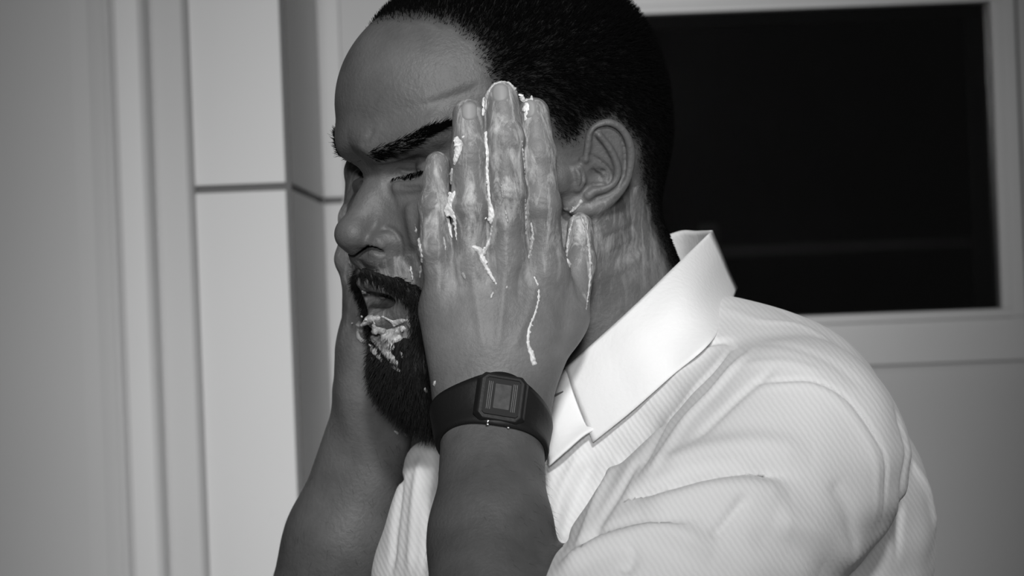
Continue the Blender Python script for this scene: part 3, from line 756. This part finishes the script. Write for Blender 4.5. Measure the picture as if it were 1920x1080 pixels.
SHIRT_LINES = [
 ([(1185, 926), (1250, 905), (1320, 886), (1400, 878)], -.4, .16),
 ([(1180, 930), (1250, 908), (1320, 888), (1400, 880), (1480, 892)], -.5, .5),
 ([(1200, 960), (1300, 925), (1400, 915), (1480, 930)], .3, .9),
 ([(1225, 880), (1320, 845), (1420, 835), (1520, 850)], .3, .9),
 ([(1375, 650), (1300, 730), (1235, 810), (1190, 900)], -.28, .28),
 ([(1405, 655), (1330, 740), (1265, 815), (1215, 895)], .25, .35),
 ([(1450, 690), (1370, 760), (1300, 830)], -.16, .3),
 ([(1410, 715), (1470, 712), (1530, 716), (1590, 748), (1640, 815), (1662, 880), (1655, 990)], -.13, .16),
 ([(1420, 728), (1475, 722), (1530, 728), (1580, 760), (1625, 820), (1645, 890), (1640, 990)], .08, .3),
 ([(1680, 760), (1700, 840), (1690, 940), (1680, 1050)], -.2, .4),
 ([(1350, 575), (1420, 600), (1500, 610), (1570, 650)], .1, .5),
 ([(1370, 545), (1440, 570), (1500, 600)], -.1, .4),
 ([(1400, 640), (1480, 650), (1560, 680), (1620, 730)], -.08, .5),
 ([(1390, 680), (1470, 680), (1540, 700)], .08, .4),
 ([(1300, 650), (1360, 640), (1400, 665)], -.2, .3),
 ([(1050, 1075), (1100, 1035), (1180, 1005), (1260, 1000), (1340, 1040)], .45, .8),
 ([(1060, 1045), (1120, 1000), (1200, 975), (1290, 975)], -.2, .4),
 ([(1180, 1020), (1185, 1050), (1170, 1075)], -.25, .35),
 ([(1335, 1010), (1365, 975), (1400, 930)], -.28, .3),
 ([(1120, 850), (1075, 950), (1050, 1040)], -.28, .45),
 ([(1165, 850), (1110, 960), (1075, 1050)], .25, .4),
 ([(1210, 840), (1150, 940), (1100, 1020)], -.22, .35),
 ([(1090, 850), (1055, 920), (1035, 1000)], .25, .4),
 ([(1450, 970), (1540, 1000), (1620, 1060)], .3, .9),
 ([(1400, 1000), (1500, 1040), (1560, 1080)], -.18, .7),
 ([(1560, 900), (1590, 960), (1600, 1040)], -.15, .6),
 ([(1700, 850), (1740, 930), (1760, 1030)], .3, .5),
 # front between the forearms
 ([(752, 870), (745, 960), (735, 1075)], -.25, .3),
 ([(790, 850), (775, 960), (770, 1075)], .22, .35),
 ([(812, 850), (800, 960), (795, 1075)], -.2, .3),
 ([(1200, 912), (1270, 890), (1340, 872), (1420, 868)], .12, .5),
]
SV0 = SV.copy(); SV = strokes(SV, SN, shirt_sdf, SHIRT_LINES)
# laps: cloth above the line hangs over the cloth below it
for pts, out, down, wd in [([(1150, 945), (1200, 925), (1260, 905), (1330, 888), (1400, 880), (1470, 892)], .35, .55, 1.1), ([(1060, 1060), (1120, 1010), (1210, 985), (1300, 985)], .2, .35, .9)]:
    C = march(shirt_sdf, catmull(pts, 6)); C = C[~np.isnan(C[:, 0])]
    m = np.nonzero(((SV0 > C.min(0)-wd) & (SV0 < C.max(0)+wd)).all(1))[0]
    d, t = curve_dist(SV0[m], C); ci = C[np.clip((t*(len(C)-1)).round().astype(int), 0, len(C)-1)]
    above = SV0[m, 2] > ci[:, 2]; f_ = np.clip(1-d/wd, 0, 1)**1.5*np.clip(np.minimum(t, 1-t)*5, 0, 1)*above
    SV[m] += SN[m]*(out*f_)[:, None]; SV[m, 2] -= down*f_
SV = SV + SN*(np.sin(SV[:, 0]*1.1+SV[:, 2]*.8)*np.sin(SV[:, 1]*.9-SV[:, 2]*1.3+1)*.07)[:, None]
shirt = link('shirt', mesh_np('shirt', SV, SQ), M['shirt'], person); shirt['label'] = 'white striped cotton shirt'

def patch(name, grid, thick, mat, parent, nu=8, nv=8, smoothgrid=True):
    """grid[row][col] = world cm points -> smooth sheet with thickness"""
    G = np.array(grid, float)
    rows = np.stack([catmull(G[i], nu) for i in range(len(G))]); full = np.stack([catmull(rows[:, j], nv) for j in range(rows.shape[1])], 1)
    r, c, _ = full.shape
    nrm = np.cross(np.gradient(full, axis=0), np.gradient(full, axis=1)); nrm = unit(nrm)
    if nrm[..., 1].mean() > 0: nrm = -nrm
    edge = np.minimum(np.minimum(np.arange(r)[:, None], r-1-np.arange(r)[:, None]), np.minimum(np.arange(c)[None], c-1-np.arange(c)[None]))
    tk = np.where(edge == 0, .55, 1.0)[..., None]*thick/2
    A = (full + nrm*tk).reshape(-1, 3); B = (full - nrm*tk).reshape(-1, 3); n = r*c
    idx = np.arange(n).reshape(r, c)
    q = np.stack([idx[:-1, :-1], idx[:-1, 1:], idx[1:, 1:], idx[1:, :-1]], -1).reshape(-1, 4)
    bl = np.concatenate([idx[0, :], idx[1:, -1], idx[-1, -2::-1], idx[-2:0:-1, 0]]); bn = np.roll(bl, -1)
    side = np.stack([bl, bn, bn+n, bl+n], -1)
    me = mesh_np(name, np.vstack([A, B]), np.vstack([q, q[:, ::-1]+n, side]))
    import bmesh
    bm = bmesh.new(); bm.from_mesh(me); bmesh.ops.recalc_face_normals(bm, faces=bm.faces); bm.to_mesh(me); bm.free()
    return link(name, me, mat, parent)
def onshirt(rows, gap=.3):
    """lift collar points so that the sheet lies on the shirt, never under it"""
    pts = [p for r in rows for p in r]; Hs = march(shirt_sdf, [p[:2] for p in pts]); k = 0; out = []
    for r in rows:
        o_ = []
        for p in r:
            y = Hs[k][1]; k += 1; o_.append((p[0], p[1], p[2] if np.isnan(y) else min(p[2], y-gap)))
        out.append(o_)
    return G(out)
def G(rows): return [[pix(*p) for p in r] for r in rows]
# near collar leaf: rows from the fold line down to the free edge, columns from the front point to the nape
leaf = patch('collar_leaf', onshirt([
 [(1060, 690, -4.6), (1120, 637, -5.0), (1190, 573, -4.6), (1262, 503, -1.6), (1335, 432, 6.0)],
 [(1076, 735, -5.6), (1140, 682, -6.2), (1212, 618, -6.2), (1290, 545, -3.6), (1352, 470, 6.5)],
 [(1094, 782, -6.4), (1162, 728, -7.0), (1236, 664, -7.2), (1318, 590, -4.6), (1366, 505, 7.0)],
 [(1112, 829, -7.0), (1182, 773, -7.6), (1258, 706, -7.6), (1340, 632, -5.0), (1382, 540, 7.2)],
]), .16, M['collar'], shirt); leaf['label'] = 'near collar leaf'
# collar stand with a buttonhole at the throat
stand = patch('collar_stand', onshirt([
 [(1018, 748, -4.6), (1036, 716, -4.6), (1062, 691, -4.6), (1090, 680, -4.4)],
 [(1020, 790, -5.4), (1045, 770, -5.5), (1080, 745, -5.4), (1110, 730, -5.0)],
 [(1026, 835, -6.2), (1056, 815, -6.4), (1092, 790, -6.2), (1125, 780, -5.8)],
 [(1029, 874, -7.0), (1062, 845, -7.2), (1102, 812, -7.0), (1140, 800, -6.4)],
]), .2, M['collar'], shirt)
bh = patch('buttonhole', G([[(1033, 744, -5.25), (1044, 738, -5.25), (1056, 733, -5.25)], [(1033, 747, -5.3), (1045, 741.5, -5.3), (1056, 735, -5.3)]]), .06, M['groove'], stand)
# far leaf: runs round behind the nape, its inner side shows beside the hair
far = patch('collar_leaf', G([
 [(1335, 432, 6.0), (1305, 433, 9.5), (1268, 435, 12.0), (1200, 470, 14.0), (1110, 560, 14.0), (1040, 660, 10.0), (1000, 730, 4.0)],
 [(1345, 490, 6.6), (1310, 500, 10.0), (1272, 510, 12.6), (1200, 550, 14.6), (1110, 640, 14.6), (1030, 720, 10.6), (985, 780, 4.0)],
 [(1360, 540, 7.0), (1320, 560, 10.6), (1278, 575, 13.2), (1200, 620, 15.2), (1105, 710, 15.2), (1020, 780, 11.0), (975, 830, 4.0)],
]), .16, M['collar'], shirt); far['label'] = 'far collar leaf standing up behind the nape'
# ------------------------------------------------------------------ wristwatch on the near wrist
def nearlimb(P): return smin(hand_sdf(P), near_arm(P), 1.0)
wp = march(nearlimb, [(938, 752)])[0]
AX = unit(WR - ELB)                                     # towards the hand
e = .15
wn = unit(np.array([(nearlimb((wp+np.eye(3)[k]*e).astype(f32)[None])-nearlimb((wp-np.eye(3)[k]*e).astype(f32)[None]))[0] for k in range(3)]).astype(float))
wa = unit(AX - wn*(AX@wn)); wb_ = np.cross(wa, wn); wb_ = wb_ if wb_[0] > 0 else -wb_
rot = math.radians(-4); wa, wb_ = wa*math.cos(rot)-wb_*math.sin(rot), wb_*math.cos(rot)+wa*math.sin(rot)
watch = bpy.data.objects.new('wristwatch', None); COL.objects.link(watch); watch.location = world_m(wp)
tag(watch, 'black resin digital wristwatch strapped around the near wrist', 'wristwatch')
WS = .84
def wl(b, a, n): return wp + wb_*b*WS + wa*a*WS + wn*n*.95
def wpart2(name, me, mat, parent=None):
    o = link(name, me, mat); o.parent = parent or watch
    o.matrix_parent_inverse = Matrix.Translation(watch.location).inverted() if parent is None else Matrix.Translation(watch.location).inverted()
    return o
def octo(hb, ha, ch):
    return [(-hb+ch, -ha), (hb-ch, -ha), (hb, -ha+ch), (hb, ha-ch), (hb-ch, ha), (-hb+ch, ha), (-hb, ha-ch), (-hb, -ha+ch)]
def wbox(name, layers, mat, c=(0, 0), bevel=0.0, parent=None, ring=None):
    """stack of chamfered-rectangle outlines: (half b, half a, chamfer, height)"""
    V = []; Fc = []
    for hb, ha, ch, h in layers: V += [wl(c[0]+x, c[1]+y, h) for x, y in octo(hb, ha, ch)]
    for k in range(len(layers)-1):
        for i in range(8): Fc.append([k*8+i, k*8+(i+1) % 8, k*8+8+(i+1) % 8, k*8+8+i])
    Fc += [list(range(7, -1, -1)), list(range(len(layers)*8-8, len(layers)*8))]
    me = bpy.data.meshes.new(name); me.from_pydata([world_m(v) for v in V], [], Fc); me.update()
    import bmesh
    bm = bmesh.new(); bm.from_mesh(me); bmesh.ops.recalc_face_normals(bm, faces=bm.faces)
    if bevel: bmesh.ops.bevel(bm, geom=bm.edges[:], offset=bevel*CM, segments=2, affect='EDGES', profile=.5)
    bm.to_mesh(me); bm.free()
    return wpart2(name, me, mat, parent)
case = wbox('case', [(1.75, 1.75, .45, -.25), (1.78, 1.8, .5, .35), (1.6, 1.65, .45, .62), (1.45, 1.55, .3, .70)], M['resin'], bevel=.05)
# raised bezel frame, printed rules, display
def frame_ring(name, hb, ha, t, h0, h1, mat, ch):
    V = []; Fc = []
    for (b_, a_, c_, h) in ((hb, ha, ch, h0), (hb, ha, ch, h1), (hb-t, ha-t, ch*.8, h1), (hb-t, ha-t, ch*.8, h0)): V += [wl(x, y+.05, h) for x, y in octo(b_, a_, c_)]
    for k in range(4):
        k2 = (k+1) % 4
        for i in range(8): Fc.append([k*8+i, k*8+(i+1) % 8, k2*8+(i+1) % 8, k2*8+i])
    me = bpy.data.meshes.new(name); me.from_pydata([world_m(v) for v in V], [], Fc); me.update()
    return wpart2(name, me, mat)
frame_ring('bezel', 1.25, 1.36, .09, .66, .80, M['bezel'], .16)
wbox('face_plate', [(1.15, 1.27, .1, .66), (1.15, 1.27, .1, .73)], M['bezel'], (0, .05))
wbox('display', [(.55, .88, .04, .70), (.55, .88, .04, .745)], M['lcd'], (.02, .05))
for b_ in (-.98, -.86, -.74, .72, .84, .96):
    wbox('printed_rule', [(.018, 1.0, .005, .72), (.018, 1.0, .005, .739)], M['print'], (b_, .05))
for b_ in (-.70, .72):
    # round steel pushers on the side facing the elbow
    n = 10; V = []; Fc = []
    for a_, r in ((-1.7, .15), (-2.02, .15), (-2.1, .09)):
        V += [wl(b_ + r*math.cos(i*2*math.pi/n), a_, .42 + r*math.sin(i*2*math.pi/n)) for i in range(n)]
    for k in range(2):
        for i in range(n): Fc.append([k*n+i, k*n+(i+1) % n, k*n+n+(i+1) % n, k*n+n+i])
    Fc.append(list(range(2*n, 3*n)))
    me = bpy.data.meshes.new('pusher'); me.from_pydata([world_m(v) for v in V], [], Fc); me.update()
    wpart2('pusher', me, M['steel'])
# strap: follows the wrist all the way round
def strap():
    na, nw = 96, 9
    c0 = WR + AX*0.0
    c0 = wp - wn*2.1
    P = np.zeros((na, nw, 3)); Nn = np.zeros((na, nw, 3))
    ang = np.arange(na)*2*math.pi/na
    for j in range(nw):
        wid = np.linspace(-1, 1, nw)[j]
        D = np.array([wb_*math.cos(a) + wn*math.sin(a) for a in ang])
        half = 1.2 + .45*np.exp(-((ang-math.pi/2)/.75)**2)
        C = c0 + np.outer(half*wid - 1.05*(1-np.sin(ang)), wa)
        t = np.full(na, 6.5)
        for _ in range(60):
            d = nearlimb((C + D*t[:, None]).astype(f32)); t = t - d*.8
        P[:, j] = C + D*t[:, None]; Nn[:, j] = D
    for _ in range(3): P = (np.roll(P, 1, 0) + 2*P + np.roll(P, -1, 0))/4
    prof = np.where(np.abs(np.linspace(-1, 1, nw)) > .95, .22, .30)
    O = P + Nn*prof[None, :, None]; In = P - Nn*.06
    V = np.vstack([O.reshape(-1, 3), In.reshape(-1, 3)]); n = na*nw; Fc = []
    for i in range(na):
        i2 = (i+1) % na
        for j in range(nw-1):
            a, b_, c, d = i*nw+j, i*nw+j+1, i2*nw+j+1, i2*nw+j
            Fc += [[a, b_, c, d], [n+d, n+c, n+b_, n+a]]
        Fc += [[i*nw, i2*nw, n+i2*nw, n+i*nw], [n+i*nw+nw-1, n+i2*nw+nw-1, i2*nw+nw-1, i*nw+nw-1]]
    me = mesh_np('strap', V, np.array(Fc)); return wpart2('strap', me, M['resin'])
strap()
# ------------------------------------------------------------------ fingernails
def nail(px, py, up, w_, h_):
    p = march(hand_sdf, [(px, py)])[0]; e = .1
    n = unit(np.array([(hand_sdf((p+np.eye(3)[k]*e).astype(f32)[None])-hand_sdf((p-np.eye(3)[k]*e).astype(f32)[None]))[0] for k in range(3)]).astype(float))
    a = unit(up - n*(up@n)); b_ = np.cross(a, n); V = []; Fc = []; R = 6; S_ = 20
    V.append(p + n*.07)
    for r in range(1, R+1):
        for s in range(S_):
            t = s*2*math.pi/S_; x = math.copysign(abs(math.cos(t))**.8, math.cos(t))*w_*r/R; y = math.copysign(abs(math.sin(t))**.8, math.sin(t))*h_*r/R
            drop = .07 - (x*x)*.55 - (y*y)*.10 - (.10 if r == R else 0)
            V.append(p + b_*x + a*y + n*drop)
    for s in range(S_): Fc.append([0, 1+s, 1+(s+1) % S_])
    for r in range(R-1):
        for s in range(S_): Fc.append([1+r*S_+s, 1+(r+1)*S_+s, 1+(r+1)*S_+(s+1) % S_, 1+r*S_+(s+1) % S_])
    me = bpy.data.meshes.new('fingernail'); me.from_pydata([world_m(v) for v in V], [], Fc); me.update()
    for q in me.polygons: q.use_smooth = True
    return link('fingernail', me, M['nail'], person)
for f, px, py, w_, h_ in (('middle', 938, 174, .52, .6), ('ring', 880, 209, .48, .58), ('index', 991, 204, .46, .58)):
    pts = FING[f][0]; nail(px, py, unit(pts[3]-pts[2]), w_, h_)

# ------------------------------------------------------------------ soap lather
def skin_and_beard(P): return np.minimum(body_sdf(P), beard_sdf(P))
FOAM = [
 ([(858, 262), (862, 280), (853, 306)], (.22, .30, .12)), ([(848, 318), (846, 345)], (.10, .08)), ([(853, 362), (845, 386), (853, 408)], (.14, .30, .14)),
 ([(853, 408), (856, 450)], (.12, .05)), ([(836, 398), (844, 430), (848, 445)], (.10, .12, .05)), ([(832, 445), (836, 470)], (.06, .04)),
 ([(908, 186), (905, 215)], (.14, .10)), ([(912, 250), (913, 300), (916, 345), (919, 385)], (.12, .15, .12, .10)), ([(918, 375), (923, 400), (920, 420)], (.14, .22, .06)),
 ([(974, 178), (984, 192)], (.10, .16)), ([(987, 184), (991, 204), (986, 224)], (.16, .28, .12)),
 ([(911, 205), (914, 178), (928, 158), (952, 155), (968, 172)], (.08, .10, .07, .06, .05)),
 ([(888, 462), (899, 470), (906, 490), (918, 512), (930, 532)], (.08, .14, .13, .10, .06)), ([(923, 425), (916, 455), (905, 480)], (.07, .10, .08)),
 ([(996, 418), (999, 448), (991, 484)], (.06, .11, .06)), ([(985, 375), (986, 440)], (.05, .05)), ([(978, 265), (985, 330)], (.05, .05)),
 ([(1003, 520), (1010, 548), (1004, 585), (992, 615), (990, 645), (996, 664), (1000, 680)], (.07, .08, .08, .08, .08, .12, .18)),
 ([(950, 537), (951, 540)], (.07, .05)), ([(925, 548), (920, 560)], (.05, .04)), ([(868, 512), (872, 522)], (.06, .05)), ([(940, 345), (943, 370)], (.05, .05)), ([(948, 395), (952, 420)], (.05, .05)),
 ([(1090, 408), (1099, 432), (1105, 470), (1106, 520), (1099, 580)], (.06, .08, .10, .09, .05)), ([(1076, 405), (1067, 440), (1063, 480), (1068, 500)], (.05, .09, .09, .08)),
 ([(1070, 398), (1084, 386), (1091, 374)], (.07, .09, .05)), 
 ([(776, 400), (783, 440), (791, 480), (787, 520)], (.05, .08, .10, .06)), ([(770, 500), (774, 525)], (.05, .05)),
 ([(797, 728), (800, 736)], (.07, .05)), ([(768, 797), (778, 806)], (.05, .05)), ([(784, 806), (790, 812)], (.08, .05)), ([(758, 812), (762, 818)], (.05, .04)), ([(740, 808), (746, 814)], (.04, .04)), ([(774, 818), (782, 826)], (.06, .05)), ([(786, 826), (800, 838)], (.10, .12)), ([(816, 714), (814, 722)], (.05, .05)),
]
MOUTH_FOAM = [
 ([(655, 490), (661, 503)], (.06, .08)), ([(668, 540), (671, 562), (680, 588)], (.06, .09, .07)), ([(680, 546), (694, 552)], (.08, .07)), ([(712, 556), (722, 560)], (.07, .06)),
 ([(672, 610), (684, 604), (698, 598), (712, 596)], (.20, .24, .20, .12)), ([(670, 618), (674, 634), (688, 640), (699, 628), (702, 606)], (.08, .12, .10, .08, .08)),
 ([(718, 594), (741, 606)], (.08, .09)), ([(694, 642), (704, 660), (716, 676)], (.16, .20, .12)), ([(706, 614), (722, 620), (742, 622), (758, 614)], (.30, .36, .36, .26)), ([(708, 632), (730, 640), (752, 634)], (.30, .38, .30)),
 ([(718, 652), (732, 668), (746, 684)], (.24, .28, .14)), ([(712, 648), (738, 652)], (.26, .26)), ([(764, 600), (768, 615)], (.08, .06)), ([(740, 690), (752, 697)], (.1, .06)), ([(752, 660), (756, 672)], (.07, .05)), ([(690, 655), (700, 676)], (.06, .08)), ([(740, 604), (758, 600)], (.2, .12)),
]
def lather_caps(FOAM):
    caps_ = []
    for (pts, rr), W3 in zip(FOAM, march_many(skin_and_beard, [catmull(i[0], 4) for i in FOAM])):
        cp = catmull(pts, 4); rc = np.interp(np.linspace(0, 1, len(cp)), np.linspace(0, 1, len(rr)), rr)
        ok = ~np.isnan(W3[:, 0])
        for i in range(len(cp)-1):
            jr = rng.uniform(.7, 1.2); sk = .4 if max(rr) < .15 else (.55 if max(rr) < .23 else .8); rc[i+1] *= jr
            if ok[i] and ok[i+1] and np.linalg.norm(W3[i+1]-W3[i]) < 1.6: 
                back = unit(W3[i]-CAMP); caps_.append((W3[i]+back*rc[i]*sk, W3[i+1]+back*rc[i+1]*sk, rc[i], rc[i+1]))
                for _ in range(1):
                    j_ = rng.normal(size=3)*rc[i]*.9; j_ -= back*(j_@back)*.6; c_ = W3[i]+j_+back*rc[i]*(sk-.1); rr_ = rc[i]*rng.uniform(.25, .6); caps_.append((c_, c_+rng.normal(size=3)*rr_, rr_, rr_*.6))
    return caps_
def make_lather(name, FOAM, mat):
    caps_ = lather_caps(FOAM); CA = np.array([c[0] for c in caps_]); CB = np.array([c[1] for c in caps_])
    def foam_sdf(P):
        d = np.full(len(P), 1.5, f32)
        lo, hi = P.min(0)-.6, P.max(0)+.6
        for a, b_, ra, rb in caps_:
            if not ((np.maximum(a, b_) > lo).all() and (np.minimum(a, b_) < hi).all()): continue
            m = boxes_near(P, (a+b_)/2, 1.5 + np.linalg.norm(a-b_)/2)
            if m.any(): d[m] = smin(d[m], cap(P[m], a, b_, ra, rb), .1)
        n = np.sin(P[:, 0]*21)*np.sin(P[:, 1]*19+1)*np.sin(P[:, 2]*17+2)
        return d + n*f32(.03) + f32(.012)*np.sin(P[:, 0]*47+P[:, 2]*9)*np.sin(P[:, 2]*43)
    FV, FQ = mesh_sdf(foam_sdf, np.minimum(CA, CB).min(0)-.5, np.maximum(CA, CB).max(0)+.5, .05, 16, 4)
    return link(name, mesh_np(name, laplace(FV, FQ, 2), FQ), mat)
THICK = [f for f in FOAM if max(f[1]) >= .12]; THIN = [f for f in FOAM if max(f[1]) < .12]
lather = make_lather('soap_lather', THICK, M['foam'])
tag(lather, 'white soap lather in streaks between the fingers of the near hand', 'soap lather', kind='stuff')
lather = make_lather('soap_lather', MOUTH_FOAM, M['thinfoam'])
tag(lather, 'thin grey lather smeared over the lower lip and chin', 'soap lather', kind='stuff')
lather = make_lather('soap_lather', THIN, M['wetfoam'])
tag(lather, 'fine soapy runs on knuckles, thumb edge and little finger side', 'soap lather', kind='stuff')
